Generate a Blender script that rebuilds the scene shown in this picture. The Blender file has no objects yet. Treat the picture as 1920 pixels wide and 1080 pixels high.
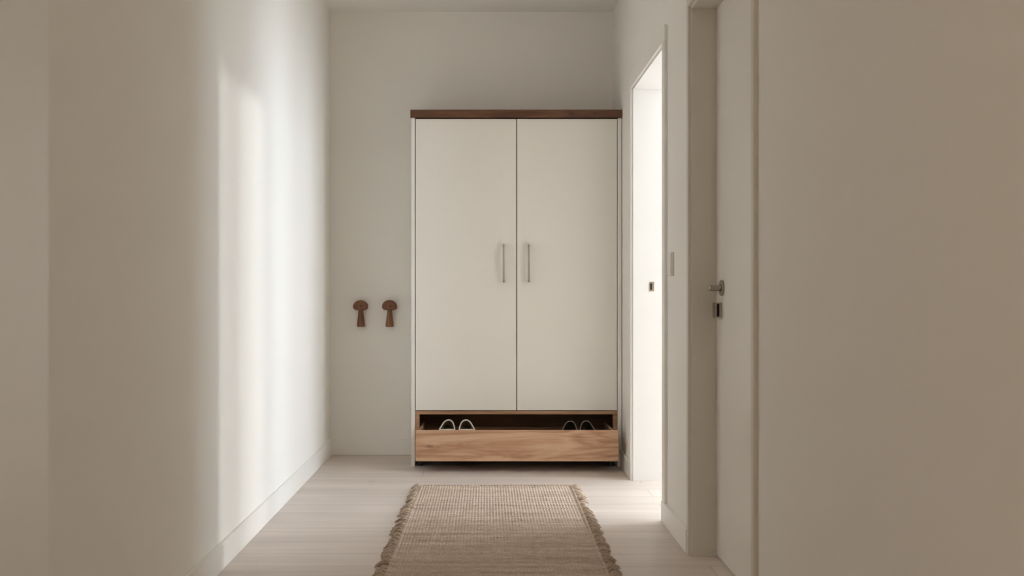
import bpy, bmesh, math, random
from mathutils import Vector, Matrix, Euler
random.seed(7)
sc = bpy.context.scene
COL = sc.collection
PI = math.pi
F = 2011.0                      # focal length in pixels of the 1920 wide frame
U0, V0 = 912.0, 548.0           # vanishing point of the hall

# ---------------------------------------------------------------- measures (metres; camera at x=0,y=0,z=1)
XL, XR = -0.962, 0.779          # side wall planes
YB, YF = 6.60, -2.6             # end wall planes
ZC = 2.726
TW = 0.20                       # thickness of the right wall
D2A, D2B = 4.69, 5.70           # open doorway
D1A, D1B = 3.116, 4.07           # doorway with the closed door
HEAD = 2.08
RX, RY0, RY1 = 3.9, 2.2, 8.1    # side room
CT = 0.013                      # casing thickness

# ---------------------------------------------------------------- materials
def new_mat(name):
    m = bpy.data.materials.new(name); m.use_nodes = True
    nt = m.node_tree
    return m, nt, nt.nodes['Principled BSDF']

def N(nt, kind, **kw):
    n = nt.nodes.new(kind)
    for k, v in kw.items():
        if k in n.inputs: n.inputs[k].default_value = v
        else: setattr(n, k, v)
    return n

def L(nt, a, b): nt.links.new(a, b)

def coords(nt, scale=(1,1,1), loc=(0,0,0), rot=(0,0,0)):
    tc = N(nt, 'ShaderNodeTexCoord'); mp = N(nt, 'ShaderNodeMapping')
    mp.inputs['Scale'].default_value = scale; mp.inputs['Location'].default_value = loc
    mp.inputs['Rotation'].default_value = rot
    L(nt, tc.outputs['Object'], mp.inputs['Vector'])
    return mp.outputs['Vector']

def paint(name, col, rough=0.6, bump=0.02, scale=180, spec=0.5):
    m, nt, p = new_mat(name)
    v = coords(nt)
    n1 = N(nt, 'ShaderNodeTexNoise', Scale=2.3, Detail=3.0); L(nt, v, n1.inputs['Vector'])
    mx = N(nt, 'ShaderNodeMix', data_type='RGBA')
    mx.inputs[6].default_value = (col[0]*0.985, col[1]*0.983, col[2]*0.978, 1)
    mx.inputs[7].default_value = (*col, 1)
    L(nt, n1.outputs['Fac'], mx.inputs[0]); L(nt, mx.outputs[2], p.inputs['Base Color'])
    p.inputs['Roughness'].default_value = rough
    p.inputs['Specular IOR Level'].default_value = spec
    if bump:
        n2 = N(nt, 'ShaderNodeTexNoise', Scale=scale, Detail=2.0); L(nt, v, n2.inputs['Vector'])
        b = N(nt, 'ShaderNodeBump', Strength=bump, Distance=0.002)
        L(nt, n2.outputs['Fac'], b.inputs['Height']); L(nt, b.outputs['Normal'], p.inputs['Normal'])
    return m

def metal(name, col, rough):
    m, nt, p = new_mat(name)
    v = coords(nt, (40, 40, 900))
    n = N(nt, 'ShaderNodeTexNoise', Scale=1.0, Detail=2.0); L(nt, v, n.inputs['Vector'])
    r = N(nt, 'ShaderNodeMapRange'); r.inputs['To Min'].default_value = rough*0.85; r.inputs['To Max'].default_value = rough*1.15
    L(nt, n.outputs['Fac'], r.inputs['Value']); L(nt, r.outputs['Result'], p.inputs['Roughness'])
    p.inputs['Base Color'].default_value = (*col, 1); p.inputs['Metallic'].default_value = 1.0
    return m

def wood(name, cols, axis='x', figure=1.0, rough=0.5, scale=1.0, loc=(0,0,0), knots=()):
    """cols = dark, mid, light; the grain runs along the axis; knots = (x, z, rx, rz) in object space"""
    m, nt, p = new_mat(name)
    st = {'x': (1.4, 9, 13), 'y': (9, 1.4, 13), 'z': (9, 9, 1.4)}[axis]
    st = tuple(s*scale for s in st)
    v = coords(nt, st, loc)
    n1 = N(nt, 'ShaderNodeTexNoise', Scale=1.0, Detail=5.0, Roughness=0.55, Distortion=0.9*figure); L(nt, v, n1.inputs['Vector'])
    v2 = coords(nt, tuple(s*7 if s > 5*scale else s*2.2 for s in st), loc)
    n2 = N(nt, 'ShaderNodeTexNoise', Scale=1.0, Detail=4.0, Roughness=0.6); L(nt, v2, n2.inputs['Vector'])
    # growth rings: bands of the low frequency field
    mul = N(nt, 'ShaderNodeMath', operation='MULTIPLY'); mul.inputs[1].default_value = 9.0
    L(nt, n1.outputs['Fac'], mul.inputs[0])
    fr = N(nt, 'ShaderNodeMath', operation='PINGPONG'); fr.inputs[1].default_value = 1.0
    L(nt, mul.outputs[0], fr.inputs[0])
    a = N(nt, 'ShaderNodeMath', operation='MULTIPLY'); a.inputs[1].default_value = 0.38
    L(nt, fr.outputs[0], a.inputs[0])
    b = N(nt, 'ShaderNodeMath', operation='MULTIPLY_ADD'); b.inputs[1].default_value = 0.62
    L(nt, n2.outputs['Fac'], b.inputs[0]); L(nt, a.outputs[0], b.inputs[2])
    rp = N(nt, 'ShaderNodeValToRGB')
    e = rp.color_ramp.elements
    e[0].position = 0.22; e[0].color = (*cols[0], 1)
    e[1].position = 0.78; e[1].color = (*cols[2], 1)
    k = e.new(0.5); k.color = (*cols[1], 1)
    L(nt, b.outputs[0], rp.inputs['Fac'])
    out = rp.outputs['Color']
    for (kx, kz, rx, rz) in knots:
        tc = N(nt, 'ShaderNodeTexCoord'); mp = N(nt, 'ShaderNodeMapping', vector_type='POINT')
        mp.inputs['Location'].default_value = (-kx/rx, 0, -kz/rz); mp.inputs['Scale'].default_value = (1/rx, 0, 1/rz)
        L(nt, tc.outputs['Object'], mp.inputs['Vector'])
        ln = N(nt, 'ShaderNodeVectorMath', operation='LENGTH'); L(nt, mp.outputs['Vector'], ln.inputs[0])
        nn = N(nt, 'ShaderNodeMath', operation='MULTIPLY_ADD'); nn.inputs[1].default_value = 0.9
        L(nt, n2.outputs['Fac'], nn.inputs[0]); L(nt, ln.outputs['Value'], nn.inputs[2])
        mr = N(nt, 'ShaderNodeMapRange'); mr.inputs['From Min'].default_value = 0.5; mr.inputs['From Max'].default_value = 1.45
        mr.inputs['To Min'].default_value = 0.75; mr.inputs['To Max'].default_value = 0.0
        L(nt, nn.outputs[0], mr.inputs['Value'])
        mx = N(nt, 'ShaderNodeMix', data_type='RGBA'); mx.inputs[7].default_value = (cols[0][0]*0.45, cols[0][1]*0.4, cols[0][2]*0.35, 1)
        L(nt, mr.outputs['Result'], mx.inputs[0]); L(nt, out, mx.inputs[6]); out = mx.outputs[2]
    L(nt, out, p.inputs['Base Color'])
    p.inputs['Roughness'].default_value = rough
    bp = N(nt, 'ShaderNodeBump', Strength=0.12, Distance=0.001)
    L(nt, n2.outputs['Fac'], bp.inputs['Height']); L(nt, bp.outputs['Normal'], p.inputs['Normal'])
    return m

def floor_mat():
    m, nt, p = new_mat('pale_oak_planks')
    v = coords(nt, loc=(0.35, -4.106 + 0.19*40, 0))
    br = N(nt, 'ShaderNodeTexBrick', offset=0.37, offset_frequency=2)
    br.inputs['Scale'].default_value = 1.0; br.inputs['Brick Width'].default_value = 1.85
    br.inputs['Row Height'].default_value = 0.19; br.inputs['Mortar Size'].default_value = 0.0013
    br.inputs['Mortar Smooth'].default_value = 0.3; br.inputs['Bias'].default_value = 0.0
    br.inputs['Color1'].default_value = (0.69, 0.605, 0.555, 1); br.inputs['Color2'].default_value = (0.63, 0.545, 0.49, 1)
    br.inputs['Mortar'].default_value = (0.30, 0.245, 0.20, 1)
    L(nt, v, br.inputs['Vector'])
    # grain along the plank, shifted plank by plank through the brick colour
    sx = N(nt, 'ShaderNodeMapping'); sx.inputs['Scale'].default_value = (1.1, 26, 1)
    add = N(nt, 'ShaderNodeVectorMath', operation='MULTIPLY_ADD'); add.inputs[1].default_value = (37, 11, 5)
    L(nt, br.outputs['Color'], add.inputs[0]); L(nt, v, add.inputs[2]); L(nt, add.outputs[0], sx.inputs['Vector'])
    n1 = N(nt, 'ShaderNodeTexNoise', Scale=1.0, Detail=5.0, Roughness=0.6, Distortion=0.7); L(nt, sx.outputs['Vector'], n1.inputs['Vector'])
    sx2 = N(nt, 'ShaderNodeMapping'); sx2.inputs['Scale'].default_value = (0.7, 5.5, 1)
    L(nt, v, sx2.inputs['Vector'])
    n2 = N(nt, 'ShaderNodeTexNoise', Scale=1.0, Detail=2.0); L(nt, sx2.outputs['Vector'], n2.inputs['Vector'])
    r1 = N(nt, 'ShaderNodeMapRange'); r1.inputs['From Min'].default_value = 0.3; r1.inputs['From Max'].default_value = 0.7
    r1.inputs['To Min'].default_value = 0.90; r1.inputs['To Max'].default_value = 1.06
    L(nt, n1.outputs['Fac'], r1.inputs['Value'])
    r2 = N(nt, 'ShaderNodeMapRange'); r2.inputs['From Min'].default_value = 0.3; r2.inputs['From Max'].default_value = 0.7
    r2.inputs['To Min'].default_value = 0.93; r2.inputs['To Max'].default_value = 1.05
    L(nt, n2.outputs['Fac'], r2.inputs['Value'])
    mm = N(nt, 'ShaderNodeMath', operation='MULTIPLY'); L(nt, r1.outputs[0], mm.inputs[0]); L(nt, r2.outputs[0], mm.inputs[1])
    vm = N(nt, 'ShaderNodeVectorMath', operation='SCALE'); L(nt, br.outputs['Color'], vm.inputs[0]); L(nt, mm.outputs[0], vm.inputs['Scale'])
    # small scattered knots
    sx3 = N(nt, 'ShaderNodeMapping'); sx3.inputs['Scale'].default_value = (1.6, 4.2, 1); L(nt, v, sx3.inputs['Vector'])
    vo = N(nt, 'ShaderNodeTexVoronoi', Scale=1.0); L(nt, sx3.outputs['Vector'], vo.inputs['Vector'])
    kn = N(nt, 'ShaderNodeMapRange'); kn.inputs['From Min'].default_value = 0.015; kn.inputs['From Max'].default_value = 0.05
    kn.inputs['To Min'].default_value = 0.55; kn.inputs['To Max'].default_value = 0.0
    L(nt, vo.outputs['Distance'], kn.inputs['Value'])
    mx = N(nt, 'ShaderNodeMix', data_type='RGBA'); mx.inputs[7].default_value = (0.24, 0.18, 0.13, 1)
    L(nt, kn.outputs[0], mx.inputs[0]); L(nt, vm.outputs[0], mx.inputs[6])
    L(nt, mx.outputs[2], p.inputs['Base Color'])
    p.inputs['Roughness'].default_value = 0.48
    p.inputs['Specular IOR Level'].default_value = 0.4
    bp = N(nt, 'ShaderNodeBump', Strength=0.25, Distance=0.002); bp.invert = True
    L(nt, br.outputs['Fac'], bp.inputs['Height'])
    bp2 = N(nt, 'ShaderNodeBump', Strength=0.06, Distance=0.002)
    L(nt, n1.outputs['Fac'], bp2.inputs['Height']); L(nt, bp.outputs['Normal'], bp2.inputs['Normal']); L(nt, bp2.outputs['Normal'], p.inputs['Normal'])
    return m

def jute(name, light, dark, row=0.0):
    m, nt, p = new_mat(name)
    v = coords(nt, (38, 90, 60))
    n1 = N(nt, 'ShaderNodeTexNoise', Scale=1.0, Detail=4.0, Roughness=0.65); L(nt, v, n1.inputs['Vector'])
    v2 = coords(nt, (1.6, 26, 1))
    n2 = N(nt, 'ShaderNodeTexNoise', Scale=1.0, Detail=3.0, Roughness=0.6); L(nt, v2, n2.inputs['Vector'])
    a = N(nt, 'ShaderNodeMath', operation='MULTIPLY'); a.inputs[1].default_value = 0.5
    L(nt, n1.outputs['Fac'], a.inputs[0])
    b = N(nt, 'ShaderNodeMath', operation='MULTIPLY_ADD'); b.inputs[1].default_value = 0.5
    L(nt, n2.outputs['Fac'], b.inputs[0]); L(nt, a.outputs[0], b.inputs[2])
    rp = N(nt, 'ShaderNodeValToRGB'); e = rp.color_ramp.elements
    e[0].position = 0.32; e[0].color = (*dark, 1); e[1].position = 0.62; e[1].color = (*light, 1)
    L(nt, b.outputs[0], rp.inputs['Fac']); L(nt, rp.outputs['Color'], p.inputs['Base Color'])
    p.inputs['Roughness'].default_value = 0.95; p.inputs['Specular IOR Level'].default_value = 0.1
    bp = N(nt, 'ShaderNodeBump', Strength=0.5, Distance=0.002)
    L(nt, n1.outputs['Fac'], bp.inputs['Height']); L(nt, bp.outputs['Normal'], p.inputs['Normal'])
    return m

M = {}
M['wall'] = paint('warm_white_wall_paint', (0.88, 0.857, 0.815), 0.85, 0.05, 220, 0.25)
M['ceiling'] = paint('ceiling_paint', (0.89, 0.87, 0.83), 0.9, 0.03, 200, 0.2)
M['trim'] = paint('white_trim_lacquer', (0.88, 0.86, 0.82), 0.45, 0.01, 90, 0.45)
M['frame'] = paint('shade_toned_frame_lacquer', (0.70, 0.66, 0.59), 0.45, 0.01, 90, 0.45)  # darker than the white trim: shade on camera-facing faces is in this colour
M['cool_trim'] = paint('cool_white_casing_lacquer', (0.89, 0.885, 0.88), 0.4, 0.01, 90, 0.5)
M['door'] = paint('door_lacquer', (0.85, 0.82, 0.775), 0.36, 0.015, 70, 0.5)
M['cabinet'] = paint('cream_cabinet_lacquer', (0.86, 0.835, 0.785), 0.5, 0.01, 90, 0.4)
M['carcass'] = paint('gap_shade', (0.16, 0.13, 0.10), 0.8, 0)
M['floor'] = floor_mat()
M['walnut'] = wood('dark_walnut', ((0.075, 0.030, 0.014), (0.125, 0.052, 0.025), (0.17, 0.078, 0.042)), 'x', 1.0, 0.45, 1.0, (3, 1, 2), knots=((0.445, 0.002, 0.022, 0.013), (0.315, 0.0, 0.03, 0.016), (0.70, -0.002, 0.02, 0.012)))
M['cherry'] = wood('drawer_oak', ((0.37, 0.185, 0.10), (0.55, 0.33, 0.20), (0.66, 0.445, 0.295)), 'x', 1.3, 0.5, 0.6, (1.2, 0, 0.4), knots=((-0.487, -0.003, 0.030, 0.014),))
M['frame_wood'] = wood('niche_frame_oak', ((0.30, 0.165, 0.085), (0.40, 0.235, 0.13), (0.48, 0.30, 0.18)), 'x', 0.6, 0.55)
M['niche_shade_wood'] = wood('niche_shaded_oak', ((0.16, 0.075, 0.038), (0.21, 0.105, 0.055), (0.26, 0.14, 0.08)), 'x', 0.6, 0.7)  # darker copy of the frame oak, with the dimness of the niche painted in
M['hook_wood'] = wood('hook_walnut', ((0.135, 0.052, 0.023), (0.19, 0.076, 0.034), (0.25, 0.105, 0.05)), 'z', 0.8, 0.5, 2.2)
M['hook_light'] = wood('hook_worn_walnut', ((0.17, 0.068, 0.028), (0.24, 0.105, 0.048), (0.31, 0.15, 0.075)), 'z', 0.8, 0.5, 2.2)
M['steel'] = metal('brushed_steel', (0.40, 0.37, 0.33), 0.30)
M['nickel'] = metal('satin_nickel', (0.36, 0.32, 0.265), 0.22)
M['dark'] = paint('recess_shade', (0.02, 0.016, 0.012), 0.7, 0)  # near-black paint standing for the shade inside lock slot and latch hole
M['rubber'] = paint('dark_foot_plastic', (0.06, 0.05, 0.04), 0.6, 0)
M['switch'] = paint('white_switch_plastic', (0.80, 0.77, 0.72), 0.35, 0)
M['jute'] = jute('woven_jute', (0.66, 0.54, 0.45), (0.35, 0.255, 0.185))
M['jute_fringe'] = jute('jute_fringe', (0.62, 0.50, 0.405), (0.30, 0.215, 0.145))
M['white_canvas'] = paint('white_shoe_canvas', (0.80, 0.74, 0.67), 0.85, 0.3, 900, 0.2)
M['shoe_lining'] = paint('brown_shoe_lining', (0.10, 0.065, 0.040), 0.9, 0.2, 700, 0.1)
M['black_leather'] = paint('black_shoe_leather', (0.030, 0.026, 0.023), 0.5, 0.2, 500, 0.4)
M['grey_piping'] = paint('grey_shoe_piping', (0.21, 0.187, 0.16), 0.7, 0)
M['black_lining'] = paint('dark_shoe_lining', (0.045, 0.032, 0.024), 0.9, 0.2, 700, 0.1)
M['rubber_sole'] = paint('white_shoe_sole', (0.66, 0.60, 0.53), 0.7, 0)

# ---------------------------------------------------------------- mesh helpers
def bx(bm, x0, x1, y0, y1, z0, z1):
    vs = [bm.verts.new(p) for p in ((x0,y0,z0),(x1,y0,z0),(x1,y1,z0),(x0,y1,z0),(x0,y0,z1),(x1,y0,z1),(x1,y1,z1),(x0,y1,z1))]
    for f in ((0,3,2,1),(4,5,6,7),(0,1,5,4),(1,2,6,5),(2,3,7,6),(3,0,4,7)):
        bm.faces.new([vs[i] for i in f])

def rings(bm, loops, cap=(True, True), close=True):
    rs = [[bm.verts.new(p) for p in lp] for lp in loops]
    n = len(rs[0])
    for a, b in zip(rs, rs[1:]):
        for i in range(n if close else n-1):
            j = (i+1) % n
            bm.faces.new((a[i], a[j], b[j], b[i]))
    if cap[0]: bm.faces.new(list(reversed(rs[0])))
    if cap[1]: bm.faces.new(rs[-1])
    return rs

def tube(bm, pts, radii, n=12, closed=False, cap=True):
    pts = [Vector(p) for p in pts]
    if not hasattr(radii, '__len__'): radii = [radii]*len(pts)
    loops = []
    up = Vector((0.13, 0.21, 0.97)).normalized()
    prev = None
    for i, p in enumerate(pts):
        if closed: t = pts[(i+1) % len(pts)] - pts[i-1]
        else: t = pts[min(i+1, len(pts)-1)] - pts[max(i-1, 0)]
        t.normalize()
        a = prev if prev is not None else (up if abs(t.dot(up)) < 0.95 else Vector((1,0,0)))
        a = (a - t*a.dot(t)).normalized(); prev = a
        b = t.cross(a)
        loops.append([p + (a*math.cos(2*PI*k/n) + b*math.sin(2*PI*k/n))*radii[i] for k in range(n)])
    if closed: loops.append(loops[0])
    rs = rings(bm, loops, (cap and not closed, cap and not closed))
    if closed: bmesh.ops.remove_doubles(bm, verts=rs[0]+rs[-1], dist=1e-5)

def obj(name, bm, m, parent=None, bevel=0.0, smooth=False, loc=None, segs=2):
    bmesh.ops.recalc_face_normals(bm, faces=bm.faces)
    me = bpy.data.meshes.new(name); bm.to_mesh(me); bm.free()
    me.materials.append(M[m] if isinstance(m, str) else m)
    if smooth:
        for f in me.polygons: f.use_smooth = True
    o = bpy.data.objects.new(name, me); COL.objects.link(o)
    if loc is not None:
        me.transform(Matrix.Translation(-Vector(loc))); o.location = loc
    if bevel:
        b = o.modifiers.new('bevel', 'BEVEL'); b.width = bevel; b.segments = segs
        b.limit_method = 'ANGLE'; b.angle_limit = math.radians(40); b.harden_normals = False
        for f in me.polygons: f.use_smooth = True
        w = o.modifiers.new('normals', 'WEIGHTED_NORMAL'); w.keep_sharp = True
    if parent is not None:
        o.parent = parent
        if loc is None: o.location = -parent_world(parent)
        else: o.location = Vector(loc) - parent_world(parent)
    return o

def parent_world(p):
    v = Vector((0,0,0))
    while p is not None:
        v += p.location; p = p.parent
    return v

def box(name, dims, m, parent=None, bevel=0.0, loc=None):
    bm = bmesh.new(); bx(bm, *dims)
    return obj(name, bm, m, parent, bevel, False, loc)

def thing(name, label, cat, loc, group=None):
    o = bpy.data.objects.new(name, None); COL.objects.link(o)
    o.empty_display_size = 0.1; o.location = loc
    o['label'] = label; o['category'] = cat
    if group: o['group'] = group
    return o

def struct(o, label=None):
    o['kind'] = 'structure'
    if label: o['label'] = label
    return o

def sbox(name, dims, m, label=None, bevel=0.0):
    return struct(box(name, dims, m, None, bevel), label)

# ---------------------------------------------------------------- the hall
sbox('floor', (XL-0.1, RX+0.1, YF-0.1, RY1+0.1, -0.06, 0.0), 'floor', 'pale oak plank floor with planks running across the hall')
sbox('ceiling', (XL-0.1, RX+0.1, YF-0.1, RY1+0.1, ZC, ZC+0.1), 'ceiling', 'plain white ceiling')
LY0, LY1, LZ0, LZ1 = -1.65, -1.05, 1.0, 1.95  # opening added behind the camera to let in ambient fill
bm = bmesh.new()
bx(bm, XL-0.1, XL, YF-0.1, LY0, 0, ZC); bx(bm, XL-0.1, XL, LY1, YB+0.1, 0, ZC)
bx(bm, XL-0.1, XL, LY0, LY1, 0, LZ0); bx(bm, XL-0.1, XL, LY0, LY1, LZ1, ZC)
struct(obj('wall_left', bm, 'wall'), 'plain left wall with a tall patch of sunlight')
sbox('wall_back', (XL, XR, YB, YB+0.1, 0, ZC), 'wall', 'plain end wall behind the wardrobe')

bm = bmesh.new()
for (y0, y1, z0) in ((YF-0.1, D1A, 0), (D1A, D1B, HEAD), (D1B, D2A, 0), (D2A, D2B, HEAD), (D2B, RY1+0.1, 0)):
    bx(bm, XR, XR+TW, y0, y1, z0, ZC)
struct(obj('wall_right', bm, 'wall'), 'right wall pierced by two doorways')

# side room whose window lights the hall
WZ1 = 2.64
WIN = ((4.02, 5.55, 0.60), (6.10, 6.98, 0.08))      # y range and sill height
bm = bmesh.new()
for (y0, y1) in ((RY0-0.1, WIN[0][0]), (WIN[0][1], WIN[1][0]), (WIN[1][1], RY1+0.1)):
    bx(bm, RX, RX+0.1, y0, y1, 0, ZC)
for (y0, y1, WZ0) in WIN:
    bx(bm, RX, RX+0.1, y0, y1, 0, WZ0); bx(bm, RX, RX+0.1, y0, y1, WZ1, ZC)
struct(obj('wall_side_room_right', bm, 'wall'))
sbox('wall_side_room_back', (XR+TW, RX, RY1, RY1+0.1, 0, ZC), 'wall')
sbox('wall_side_room_front', (XR+TW, RX, RY0-0.1, RY0, 0, ZC), 'wall')
fw = 0.05
for k_, (y0, y1, WZ0) in enumerate(WIN):
    bm = bmesh.new()
    ym = (y0+y1)/2 if k_ == 0 else 6.38
    for (a, b, c_, d) in ((y0, y0+fw, WZ0, WZ1), (y1-fw, y1, WZ0, WZ1), (y0+fw, y1-fw, WZ0, WZ0+fw), (y0+fw, y1-fw, WZ1-fw, WZ1), (ym-0.04, ym+0.04, WZ0+fw, WZ1-fw)):
        bx(bm, RX+0.02, RX+0.08, a, b, c_, d)
    struct(obj('window_%d' % (k_+1), bm, 'trim', bevel=0.004))

# end of the hall behind the camera, and an unseen opening added beside it for fill light
sbox('wall_front', (XL, XR, YF-0.1, YF, 0, ZC), 'wall')
bm = bmesh.new()
for (y0, y1, z0, z1) in ((LY0, LY0+fw, LZ0, LZ1), (LY1-fw, LY1, LZ0, LZ1), (LY0+fw, LY1-fw, LZ0, LZ0+fw), (LY0+fw, LY1-fw, LZ1-fw, LZ1)):
    bx(bm, XL-0.08, XL-0.02, y0, y1, z0, z1)
struct(obj('window_3', bm, 'trim', bevel=0.004))

# baseboards
BH = 0.098
sbox('baseboard_back', (XL, XR, YB-0.014, YB, 0, BH), 'trim', 'white baseboard along the end wall', 0.002)
sbox('baseboard_left', (XL, XL+0.013, 2.30, YB-0.014, 0, BH), 'trim', 'white baseboard along the left wall', 0.002)
bm = bmesh.new()
bx(bm, XR-0.016, XR, D1B+0.039, D2A, 0, BH*0.92)
bx(bm, XR-0.012, XR, D2B+0.073, YB-0.014, 0, BH)
bx(bm, XR-0.014, XR, YF, D1A-0.039, 0, BH)
struct(obj('baseboard_right', bm, 'trim', bevel=0.002), 'white baseboard pieces along the right wall')

# door casings and jamb linings
def casing(name, y0, y1, label, foot0, w, m):
    bm = bmesh.new()
    r = 0.008
    bx(bm, XR-CT, XR, y0-r-w, y0-r, foot0, HEAD+r)
    bx(bm, XR-CT, XR, y1+r, y1+r+w, 0, HEAD+r)
    bx(bm, XR-CT, XR, y0-r-w, y1+r+w, HEAD+r, HEAD+r+w)
    return struct(obj(name, bm, m, bevel=0.0015), label)
casing('trim_1', D1A, D1B, 'casing around the closed door, coloured darker for its shade', 0, 0.03, 'frame')
casing('trim_2', D2A, D2B, 'white casing around the bright open doorway', BH*0.92, 0.066, 'trim')
# wide casing in the left foreground
sbox('trim_3', (XL, XL+0.03, 1.2, 2.285, 0, ZC), 'cool_trim', 'pale upright casing at the left edge, close to the camera', 0.003)

# doorway 1: frame with its closed leaf
LX = 0.872
bm = bmesh.new()
bx(bm, LX, LX+0.04, D1A+0.004, D1B-0.004, 0.006, HEAD-0.004)
door1 = struct(obj('door_1', bm, 'door', bevel=0.0015), 'closed white door in the right wall')
bm = bmesh.new()
t = 0.001
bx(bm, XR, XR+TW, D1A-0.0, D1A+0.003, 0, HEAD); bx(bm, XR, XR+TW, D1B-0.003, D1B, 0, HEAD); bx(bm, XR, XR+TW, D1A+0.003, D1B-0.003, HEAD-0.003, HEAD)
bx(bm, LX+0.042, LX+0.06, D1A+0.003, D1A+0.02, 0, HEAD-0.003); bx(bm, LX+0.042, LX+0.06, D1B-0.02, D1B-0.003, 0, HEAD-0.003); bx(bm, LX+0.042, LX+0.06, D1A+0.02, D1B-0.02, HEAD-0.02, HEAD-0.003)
struct(obj('trim_4', bm, 'frame'), 'jamb lining around the closed door, coloured darker for its shade')
# handle: rose, neck and lever
HY, HZ = 3.957, 1.016
bm = bmesh.new()
loops = []
for (dx, r) in ((0.0, 0.0295), (0.007, 0.0295), (0.009, 0.0275)):
    loops.append([(LX-dx, HY+r*math.cos(2*PI*k/40), HZ+r*math.sin(2*PI*k/40)) for k in range(40)])
rings(bm, loops)
rose = obj('handle_rose', bm, 'nickel', door1, bevel=0.0)
bm = bmesh.new()
pts = [(LX-d_, HY-0.25*max(0, d_-0.02), HZ) for d_ in (0.008, 0.012, 0.016, 0.030, 0.046, 0.050, 0.0525, 0.053)]
tube(bm, pts, [0.0150, 0.0125, 0.0115, 0.0112, 0.0112, 0.0108, 0.0092, 0.004], 24)
obj('door_knob', bm, 'nickel', door1, smooth=True)
# lock case below the handle
bm = bmesh.new()
ly0, ly1, lz0, lz1, lp = 3.968, 4.022, 0.905, 0.962, 0.024
bx(bm, LX-lp, LX-lp+0.004, ly0, ly1, lz0, lz1); bx(bm, LX-0.010, LX, ly0, ly1, lz0, lz1)
bx(bm, LX-lp+0.004, LX-0.010, ly0, ly1, lz0, lz0+0.005); bx(bm, LX-lp+0.004, LX-0.010, ly0, ly1, lz1-0.005, lz1)
bx(bm, LX-lp+0.004, LX-0.010, ly0+0.016, ly1, lz0+0.005, lz1-0.005)
lock = obj('lock_case', bm, 'nickel', door1)
box('keyhole_shade', (LX-lp+0.004, LX-0.010, ly0+0.010, ly0+0.016, lz0+0.005, lz1-0.005), 'dark', lock)

# doorway 2: jamb lining with its strike plate
bm = bmesh.new()
bx(bm, XR, XR+TW, D2A, D2A+0.003, 0, HEAD); bx(bm, XR, XR+TW, D2B-0.003, D2B, 0, HEAD); bx(bm, XR, XR+TW, D2A+0.003, D2B-0.003, HEAD-0.003, HEAD)
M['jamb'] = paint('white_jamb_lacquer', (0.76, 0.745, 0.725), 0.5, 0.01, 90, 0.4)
door2 = struct(obj('door_2', bm, 'jamb'), 'white jamb lining of the bright open doorway')
sx_ = (1222-U0)*(D2B-0.003)/F; sz_ = 1-(537-V0)*(D2B-0.003)/F
bm = bmesh.new()
yy = D2B-0.003
bx(bm, sx_-0.0125, sx_+0.0125, yy-0.002, yy, sz_+0.016, sz_+0.024); bx(bm, sx_-0.0125, sx_+0.0125, yy-0.002, yy, sz_-0.026, sz_-0.018)
bx(bm, sx_-0.0125, sx_-0.0095, yy-0.002, yy, sz_-0.018, sz_+0.016); bx(bm, sx_+0.002, sx_+0.0125, yy-0.002, yy, sz_-0.018, sz_+0.016)
M['bronze'] = paint('brown_strike_plate', (0.30, 0.225, 0.155), 0.4, 0)
sp = obj('strike_plate', bm, 'bronze', door2)
box('latch_hole_shade', (sx_-0.0095, sx_+0.002, yy-0.001, yy, sz_-0.018, sz_+0.016), 'dark', sp)

# ---------------------------------------------------------------- light switch
s = thing('light_switch', 'square white light switch on the wall between the two doorways', 'light switch', (XR, 4.50, 1.118))
bm = bmesh.new()
bx(bm, XR-0.0115, XR, 4.452, 4.55, 1.068, 1.168)
obj('switch_plate', bm, 'switch', s, bevel=0.0015)
bm = bmesh.new()
bx(bm, XR-0.0138, XR-0.0115, 4.460, 4.500, 1.075, 1.161)
obj('rocker', bm, 'switch', s, bevel=0.0012)
bm = bmesh.new()
bx(bm, XR-0.0138, XR-0.0115, 4.502, 4.542, 1.075, 1.161)
obj('rocker', bm, 'switch', s, bevel=0.0012)

# ---------------------------------------------------------------- wardrobe
YC = 6.15                                   # plane of the door fronts
KC = YC/F
def cx(u): return (u-U0)*KC
def cz(v): return 1-(v-V0)*KC
ward = thing('wardrobe', 'tall cream two-door wardrobe with walnut top against the end wall', 'wardrobe', (cx(968.5), YC+0.2, 0))
YK = 6.565                                  # back of the wardrobe
xl0, xl1 = cx(771), cx(778)
xr0, xr1 = cx(1158), cx(1165.5)
zt0, zt1 = cz(221), cz(206)
box('top_board', (cx(769.5), cx(1166.6), YC-0.012, YK, zt0, zt1), 'walnut', ward, 0.0015, loc=((cx(968.5)), YC, (zt0+zt1)/2))
box('side_panel', (xl0, xl1, YC, YK, 0.0, zt0-0.0005), 'cabinet', ward, 0.001)
box('side_panel', (xr0, xr1, YC, YK, 0.0, zt0-0.0005), 'cabinet', ward, 0.001)
box('back_panel', (xl1, xr0, YK-0.008, YK, 0.05, zt0-0.0005), 'niche_shade_wood', ward)
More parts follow.
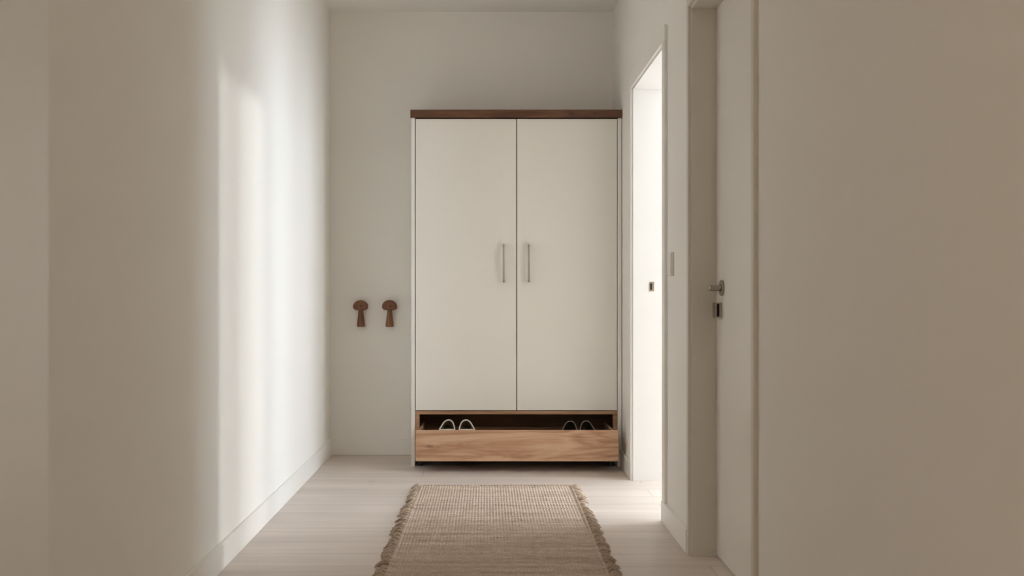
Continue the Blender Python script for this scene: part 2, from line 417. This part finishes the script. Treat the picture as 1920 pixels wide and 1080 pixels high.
# carcass inside the doors: a solid block, coloured dark for the shade in the gaps
zd0, zd1 = cz(769.3), cz(223)
box('carcass', (xl1, xr0, YC+0.025, YK-0.008, zd0+0.004, zt0-0.0005), 'carcass', ward)
for (u0, u1, hu) in ((779.5, 967.9, 944.3), (969.6, 1156.8, 991.2)):
    d = box('door', (cx(u0), cx(u1), YC, YC+0.020, zd0, zd1), 'cabinet', ward, 0.0012)
    bm = bmesh.new()
    hx = cx(hu); z0, z1 = cz(529.5), cz(458.5); r = 0.0058; pr = 0.034
    pts = [(hx, YC, z0+r), (hx, YC-pr+0.008, z0+r), (hx, YC-pr+0.003, z0+r+0.002), (hx, YC-pr, z0+r+0.008),
           (hx, YC-pr, (z0+z1)/2), (hx, YC-pr, z1-r-0.008), (hx, YC-pr+0.003, z1-r-0.002), (hx, YC-pr+0.008, z1-r), (hx, YC, z1-r)]
    tube(bm, pts, r, 14)
    h = obj('handle', bm, 'steel', d, smooth=True)
    h['label'] = 'slim brushed steel bar handle'
# wood frame round the drawer niche
zn = cz(777)                                 # under side of the rail
zb = 0.048
bm = bmesh.new()
bx(bm, xl1+0.001, xr0-0.001, YC+0.004, YC+0.03, zn, cz(770.3))
obj('niche_rail', bm, 'frame_wood', ward, bevel=0.001)
box('niche_stile', (xl1+0.001, cx(786.3), YC+0.004, YC+0.025, zb, zn), 'frame_wood', ward, 0.001)
box('niche_stile', (cx(1149.6), xr0-0.001, YC+0.004, YC+0.025, zb, zn), 'frame_wood', ward, 0.001)
box('niche_lining', (xl1+0.001, xr0-0.001, YC+0.03, YK-0.008, zn, zn+0.012), 'niche_shade_wood', ward)
box('niche_side_lining', (xl1+0.0005, xl1+0.006, YC+0.025, YK-0.008, zb, zn), 'niche_shade_wood', ward)
box('niche_side_lining', (xr0-0.006, xr0-0.0005, YC+0.025, YK-0.008, zb, zn), 'niche_shade_wood', ward)
box('base_board', (xl1, xr0, YC+0.01, YK-0.008, zb-0.014, zb), 'niche_shade_wood', ward)
for lx in (cx(787.5), cx(1149.0)):
    for ly in (YC+0.04, YK-0.06):
        bm = bmesh.new()
        rings(bm, [[(lx+rr*math.cos(2*PI*k/20), ly+rr*math.sin(2*PI*k/20), z) for k in range(20)] for (z, rr) in ((0, 0.013), (0.006, 0.014), (0.01, 0.010), (zb-0.014, 0.010))])
        obj('foot', bm, 'rubber', ward)
# open drawer
YD = 5.955                                   # face of the drawer front
KD = YD/F
dxl, dxr = (779.3-U0)*KD, (1159.7-U0)*KD
dz0, dz1 = 1-(865-V0)*KD, 1-(807-V0)*KD
DB = YD+0.40
sil, sir = dxl+0.014, dxr-0.022
bm = bmesh.new()
bx(bm, sil, sil+0.014, YD+0.020, DB, dz0+0.006, dz1-0.002)
bx(bm, sir-0.014, sir, YD+0.020, DB, dz0+0.006, dz1-0.002)
bx(bm, sil+0.014, sir-0.014, YD+0.020, DB-0.012, dz0+0.006, dz0+0.014)
drawer = obj('drawer', bm, 'frame_wood', ward, bevel=0.001)
drawer['label'] = 'wide wooden drawer pulled open at the foot of the wardrobe'
box('drawer_back', (sil+0.014, sir-0.014, DB-0.012, DB, dz0+0.006, dz1-0.03), 'niche_shade_wood', drawer)  # darker than the drawer sides: its dimness is put into the colour
box('drawer_front', (dxl, dxr, YD, YD+0.020, dz0, dz1), 'cherry', drawer, 0.0012, loc=((dxl+dxr)/2, YD, (dz0+dz1)/2))
# low ledge inside that carries the shoe heels
LEDY, LEDZ = 6.135, 0.196

# ---------------------------------------------------------------- shoes in the drawer
def lerp_tab(tab, s):
    for (a, va), (b, vb) in zip(tab, tab[1:]):
        if s <= b:
            f = (s-a)/(b-a); f = f*f*(3-2*f)*0.5 + f*0.5
            return va + (vb-va)*f
    return tab[-1][1]

def make_shoe(name, label, group, x, side, mats, scale, tilt, yaw, rim_r):
    """local frame: heel at the origin, toe along -Y, sole on z=0; side=-1 left foot, +1 right foot"""
    up_m, rim_m, lin_m, sole_m = mats
    Ln = 0.245*scale
    foot = [(0, 0.006), (0.02, 0.019), (0.07, 0.030), (0.15, 0.0355), (0.35, 0.040), (0.55, 0.0435), (0.72, 0.0450), (0.86, 0.040), (0.95, 0.028), (0.99, 0.012), (1, 0.004)]
    n = 56
    def outline(grow, z):
        pts = []
        for k in range(n):
            th = 2*PI*k/n
            s_ = (1-math.cos(th))/2
            w = (lerp_tab(foot, s_)+grow)*scale
            sg = 1 if th < PI else -1
            mid = side*0.003*math.sin(PI*min(1, s_*1.1))*scale
            pts.append(Vector((sg*w + mid, -Ln*s_ + (grow*0.6 if s_ < .5 else -grow*0.6), z)))
        return pts
    OL = 0.36                                # end of the opening along the shoe
    def opening(off=0.0):
        pts = []
        for k in range(n):
            th = 2*PI*k/n
            q = (1-math.cos(th))/2           # 0 heel .. 1 vamp edge
            s_ = 0.008 + (OL-0.008)*(q**0.92)
            if q < 0.72: w = lerp_tab([(0, 0.0), (0.03, 0.0135), (0.10, 0.0235), (0.25, 0.0320), (0.5, 0.0395), (0.72, 0.0430)], q)
            else: w = 0.0430*math.sqrt(max(0, 1-((q-0.72)/0.28)**2.6))
            sg = 1 if th < PI else -1
            skew = side*0.010*(q-0.25)
            z = 0.058 - 0.016*math.sin(PI*min(1, q*1.05)) + (0.006 if q > .9 else 0)*(q-.9)*10
            pts.append(Vector((sg*w*scale + skew*scale, -Ln*s_, z*scale + off)))
        return pts
    base = outline(0.0, 0.010); top = opening()
    R = Matrix.Translation((x, 0, 0)) @ Matrix.Rotation(yaw, 4, 'Z') @ Matrix.Rotation(tilt, 4, 'X')
    root = thing(name, label, 'shoe', (x, 0, 0), group)
    parts = []
    bm = bmesh.new()                          # upper: from the welt to the collar
    loops = []
    for f in (0, 0.2, 0.42, 0.65, 0.85, 1.0):
        lp = []
        for a, b in zip(base, top):
            p = a.lerp(b, f)
            bulge = math.sin(PI*f)
            hgt = a.z + (b.z-a.z)*(1-(1-f)**1.9)
            out = Vector((a.x, a.y+Ln*0.5, 0)); out = out.normalized() if out.length else out
            lp.append(Vector((p.x, p.y, hgt)) + out*0.004*bulge*scale)
        loops.append(lp)
    rings(bm, loops, (False, False))
    parts.append(('upper', bm, up_m, True, 'solid'))
    bm = bmesh.new()
    rings(bm, [outline(-0.001, 0.0), outline(0.002, 0.001), outline(0.002, 0.009), outline(-0.001, 0.010)])
    parts.append(('sole', bm, sole_m, False, None))
    bm = bmesh.new()
    rings(bm, [outline(-0.004, 0.0102), outline(-0.004, 0.0125)])
    parts.append(('insole', bm, lin_m, False, None))
    bm = bmesh.new()                          # lining just inside the upper
    loops = []
    for f in (0, 0.3, 0.6, 0.97):
        lp = []
        for a, b in zip(base, top):
            c = Vector((0, (a.y+b.y)/2, 0)); p = a.lerp(b, f)
            hgt = a.z + (b.z-a.z)*(1-(1-f)**1.9) - 0.003
            q = Vector((p.x*0.93, p.y + (-0.0035 if p.y > -0.02 else 0.0), max(0.0128, hgt)))
            lp.append(q)
        loops.append(lp)
    rings(bm, loops, (False, False))
    parts.append(('lining', bm, lin_m, True, None))
    bm = bmesh.new()
    tube(bm, [p for p in top], rim_r, 10, closed=True)
    parts.append(('collar', bm, rim_m, True, None))
    made = []
    for nm, b, m, sm, mod in parts:
        b.transform(R); made.append([nm, b, m, sm, mod])
    zmin = min(v.co.z for _, b, *_ in made for v in b.verts)
    ymin = min(v.co.y for _, b, *_ in made for v in b.verts)
    dz = (dz0+0.0145) - zmin; dy = (YD+0.026) - ymin
    root.location = (x, dy, dz0+0.0145)
    for nm, b, m, sm, mod in made:
        b.transform(Matrix.Translation((0, dy, dz)))
        o = obj(nm, b, m, root, smooth=True)
        if mod == 'solid':
            so = o.modifiers.new('thickness', 'SOLIDIFY'); so.thickness = 0.002*scale; so.offset = 1
    return root

W = ('white_canvas', 'white_canvas', 'shoe_lining', 'rubber_sole')
B = ('black_leather', 'grey_piping', 'black_lining', 'black_leather')
def sx(u): return (u-U0)*6.13/F
TILT = math.radians(37)
make_shoe('slip_on_shoe', 'white slip-on shoe nearest the left end of the open drawer', 'shoes in the open drawer', sx(840), -1, W, 1.0, TILT, 0.0, 0.0036)
make_shoe('slip_on_shoe', 'white slip-on shoe on the right of the white pair in the open drawer', 'shoes in the open drawer', sx(874), 1, W, 1.0, TILT, 0.0, 0.0036)
make_shoe('slip_on_shoe', 'black shoe with thin grey edging, left one of the dark pair in the drawer', 'shoes in the open drawer', sx(1069.0), -1, B, 0.97, TILT, 0.0, 0.0026)
make_shoe('slip_on_shoe', 'black shoe with thin grey edging nearest the right end of the open drawer', 'shoes in the open drawer', sx(1099.8), 1, B, 0.97, TILT, 0.0, 0.0026)
# ---------------------------------------------------------------- mushroom wall hooks
def make_hook(uc, label, stem_m, us):
    k = 6.56/F
    hx = (uc-U0)*k; hz = 1-(572.6-V0)*k
    root = thing('wall_hook', label, 'wall hook', (hx, YB, hz), 'mushroom hooks beside the wardrobe')
    # cap: rounded mushroom outline, pillowed front
    def outl(sc_, y):
        pts = []
        for i in range(48):
            a = 2*PI*i/48
            c, s_ = math.cos(a), math.sin(a)
            e = 2.0 if s_ >= 0 else 3.0
            r = (abs(c)**e + abs(s_)**e)**(-1/e)
            px = 0.0462*r*c; pz = (0.0375 if s_ >= 0 else 0.0245)*r*s_ - 0.0058
            pts.append(Vector((hx+px*sc_, y, hz+pz*sc_ + (0.0006 if s_ >= 0 else 0))))
        return pts
    bm = bmesh.new()
    yf = YB-0.052
    rings(bm, [outl(0.80, YB-0.026), outl(0.95, YB-0.028), outl(1.0, YB-0.034), outl(0.985, YB-0.042), outl(0.93, YB-0.0475), outl(0.80, YB-0.0505), outl(0.5, YB-0.0515), outl(0.2, YB-0.0518)])
    cap = obj('cap', bm, 'hook_wood', root, smooth=True, loc=(hx, YB, hz))
    bm = bmesh.new()
    sxp = (677.6-675.8)*k; szp = -0.0045
    rings(bm, [[(hx+sxp+r*math.cos(2*PI*i/20), y, hz+szp+r*math.sin(2*PI*i/20)) for i in range(20)] for (r, y) in ((0.0062, YB-0.0505), (0.0062, YB-0.0526), (0.0050, YB-0.0532), (0.0030, YB-0.0522))])
    obj('screw_plug', bm, 'dark_plug', root)
    bm = bmesh.new()
    sx0 = (us-U0)*k
    loops = []
    for f, wx, dy_ in ((0, 0.0225, 0.019), (0.03, 0.0245, 0.0215), (0.10, 0.0250, 0.022), (0.35, 0.0222, 0.021), (0.65, 0.0182, 0.019), (0.9, 0.0150, 0.017), (1.1, 0.0140, 0.016)):
        z = 0.7885 + f*(hz-0.030-0.7885)
        xx = sx0 + (hx-sx0)*min(1, f)
        loops.append([Vector((xx+wx*math.cos(2*PI*i/28), YB-0.022+dy_*math.sin(2*PI*i/28), z)) for i in range(28)])
    rings(bm, loops)
    st = obj('stem', bm, stem_m, root, smooth=True, loc=(sx0, YB, 0.85))
    return root
M['dark_plug'] = paint('dark_wood_plug', (0.055, 0.024, 0.011), 0.5, 0)
make_hook(675.8, 'dark mushroom-shaped wooden wall hook, left one of the two beside the wardrobe', 'hook_wood', 676.4)
make_hook(730.2, 'mushroom-shaped wooden wall hook with a lighter stem, nearest the wardrobe', 'hook_light', 730.0)

# ---------------------------------------------------------------- rug
rug = thing('rug', 'woven beige jute runner with fringed sides on the oak floor', 'rug', (0.04, 4.3, 0))
RYF, RYN = 5.49, 3.0
def edge(y):                                 # left and right edge of the woven field at depth y
    f = (5.525-y)/(5.525-3.78)
    return -0.335-0.020*f, 0.437-0.006*f
NX, NY = 260, 560
bm = bmesh.new()
verts = []
rowp, colp = 0.024, 0.0135
for j in range(NY+1):
    y = RYN + (RYF-RYN)*j/NY
    x0, x1 = edge(y)
    row = []
    yw0 = 0.004*math.sin(y*7.0)
    for i in range(NX+1):
        t_ = i/NX
        x = x0 + (x1-x0)*t_
        yw = y + yw0 + 0.004*math.sin(x*5+y*2.0)
        rn = math.floor(yw/rowp); fr_ = yw/rowp - rn
        ph = 0.12*math.sin(rn*2.7)
        cn = x/colp + ph
        rh = math.sin(PI*fr_)**0.6
        chh = 0.35 + 0.65*abs(math.sin(PI*cn))**0.8
        rr_ = math.sin(rn*12.9898)*43758.5453; rr_ -= math.floor(rr_)
        bd = min(1.0, min(x-x0, x1-x)/0.010, (RYF-y)/0.008 + 0.1, (y-RYN)/0.008 + 0.1)
        z = 0.005 + (0.0055+0.0035*rr_)*rh*chh*max(0.1, bd)
        yo = 0.003*math.sin(x*90+1.3*math.sin(x*23)) if j in (0, NY) else 0
        row.append(bm.verts.new((x, y+yo, z)))
    verts.append(row)
for j in range(NY):
    for i in range(NX):
        bm.faces.new((verts[j][i], verts[j][i+1], verts[j+1][i+1], verts[j+1][i]))
bedge = [v for v in verts[0]] + [r[-1] for r in verts[1:]] + list(reversed(verts[-1]))[1:] + [r[0] for r in reversed(verts)][1:-1]
low = [bm.verts.new((v.co.x, v.co.y, 0.0005)) for v in bedge]
for i in range(len(bedge)):
    j = (i+1) % len(bedge)
    bm.faces.new((bedge[i], low[i], low[j], bedge[j]))
field = obj('woven_field', bm, 'jute', rug, smooth=True)
# braided selvedge on both long sides and at the far end
for sd in (0, 1):
    bm = bmesh.new()
    for strand in (0, 1):
        pts = []
        for j in range(0, 421):
            y = RYN + (RYF-RYN)*j/420
            xe = edge(y)[sd] + (0.004 if sd == 0 else -0.004)
            a = 2*PI*y/0.034 + strand*PI
            pts.append((xe+0.0045*math.cos(a), y, 0.0085+0.0030*math.sin(a)))
        tube(bm, pts, 0.0042, 6)
    obj('selvedge', bm, 'jute', rug, smooth=True)
bm = bmesh.new()
for strand in (0, 1):
    pts = []
    x0, x1 = edge(RYF)
    for j in range(0, 161):
        x = x0-0.012 + (x1-x0+0.024)*j/160
        a = 2*PI*x/0.034 + strand*PI
        pts.append((x, RYF-0.004+0.0045*math.cos(a), 0.0085+0.0030*math.sin(a)))
    tube(bm, pts, 0.0052, 6)
obj('end_braid', bm, 'jute', rug, smooth=True)
# tassels
for sd in (0, 1):
    sg = -1 if sd == 0 else 1
    y = RYN+0.02
    while y < RYF-0.005:
        xe = edge(y)[sd]
        bm = bmesh.new()
        lean = random.uniform(-0.45, 0.25); ln = random.uniform(0.040, 0.054)
        hump = random.uniform(0.012, 0.022)
        for q in range(13):
            oy = (q/12-0.5)*0.036 + random.uniform(-0.002, 0.002)
            l2 = ln*random.uniform(0.82, 1.08); le = lean + random.uniform(-0.30, 0.30)
            hz_ = hump*random.uniform(0.6, 1.15)*(1-0.5*abs(q/6-1))
            pts = []; rad = []
            for i in range(7):
                f = i/6
                pts.append((xe + sg*(-0.004 + l2*f), y + oy*(0.55+0.55*f) + le*l2*f*f*0.7 + 0.0018*math.sin(f*9+q), 0.0075 + hz_*math.sin(PI*min(1, f*1.05))*0.9 - 0.0035*f))
                rad.append(0.0030*(1-0.45*f))
            tube(bm, pts, rad, 6)
        for v in bm.verts: v.co.z = max(v.co.z, 0.0006)
        obj('tassel', bm, 'jute_fringe', rug, smooth=True)
        y += random.uniform(0.044, 0.054)

# ---------------------------------------------------------------- light: daylight through the windows, an added fill opening, low sun
w = bpy.data.worlds.new('sky'); sc.world = w; w.use_nodes = True
bg = w.node_tree.nodes['Background']
bg.inputs['Color'].default_value = (0.95, 0.975, 1.0, 1)
wn = w.node_tree                             # even sky strength; warm side away from the sun added to tint the fill
tc = N(wn, 'ShaderNodeTexCoord'); dt = N(wn, 'ShaderNodeVectorMath', operation='DOT_PRODUCT'); dt.inputs[1].default_value = (0.905, 0.425, 0.0)
L(wn, tc.outputs['Generated'], dt.inputs[0])
mr = N(wn, 'ShaderNodeMapRange'); mr.inputs['From Min'].default_value = 0.90; mr.inputs['From Max'].default_value = 0.99
mr.inputs['To Min'].default_value = 13.0; mr.inputs['To Max'].default_value = 13.0
L(wn, dt.outputs['Value'], mr.inputs['Value']); L(wn, mr.outputs['Result'], bg.inputs['Strength'])
mc = N(wn, 'ShaderNodeMapRange'); mc.inputs['From Min'].default_value = -0.8; mc.inputs['From Max'].default_value = 0.4
L(wn, dt.outputs['Value'], mc.inputs['Value'])
cm = N(wn, 'ShaderNodeMix', data_type='RGBA'); cm.inputs[6].default_value = (0.80, 0.685, 0.565, 1); cm.inputs[7].default_value = (0.78, 0.893, 1.0, 1)
L(wn, mc.outputs['Result'], cm.inputs[0]); L(wn, cm.outputs[2], bg.inputs['Color'])

def portal(name, loc, rot, sx_, sy_):
    l = bpy.data.lights.new(name, 'AREA'); l.shape = 'RECTANGLE'; l.size = sx_; l.size_y = sy_
    l.cycles.is_portal = True
    o = bpy.data.objects.new(name, l); COL.objects.link(o); o.location = loc; o.rotation_euler = rot
for (y0, y1, WZ0) in WIN:
    portal('window_daylight', (RX+0.105, (y0+y1)/2, (WZ0+WZ1)/2), (0, PI/2, 0), WZ1-WZ0, y1-y0)
portal('added_fill_portal', (XL-0.105, (LY0+LY1)/2, (LZ0+LZ1)/2), (0, -PI/2, 0), LZ1-LZ0, LY1-LY0)

sl = bpy.data.lights.new('sun', 'SUN'); sl.energy = 0.70; sl.angle = math.radians(2.6); sl.color = (0.95, 0.97, 1.0)
so = bpy.data.objects.new('sun', sl); COL.objects.link(so)
so.rotation_euler = Vector((-1, -0.47, -0.14)).to_track_quat('-Z', 'Y').to_euler()
so.location = (8, 9, 3.5)

# ---------------------------------------------------------------- camera
cam = bpy.data.cameras.new('camera'); co = bpy.data.objects.new('camera', cam); COL.objects.link(co)
co.location = (0, 0, 1.0); co.rotation_euler = (PI/2, 0, 0)
cam.sensor_width = 36.0; cam.lens = F/1920*36.0
cam.shift_x = (960-U0)/1920; cam.shift_y = (V0-540)/1920
cam.clip_start = 0.05
cam.dof.use_dof = True; cam.dof.focus_distance = 5.2; cam.dof.aperture_fstop = 2.6
sc.camera = co

sc.view_settings.view_transform = 'Standard'; sc.view_settings.look = 'None'
sc.view_settings.gamma = 1.0; sc.view_settings.use_curve_mapping = False
sc.view_settings.exposure = 0.33
c = sc.cycles
c.max_bounces = 14; c.diffuse_bounces = 10; c.glossy_bounces = 4
c.caustics_reflective = False; c.caustics_refractive = False
c.sample_clamp_indirect = 6.0
c.use_denoising = True
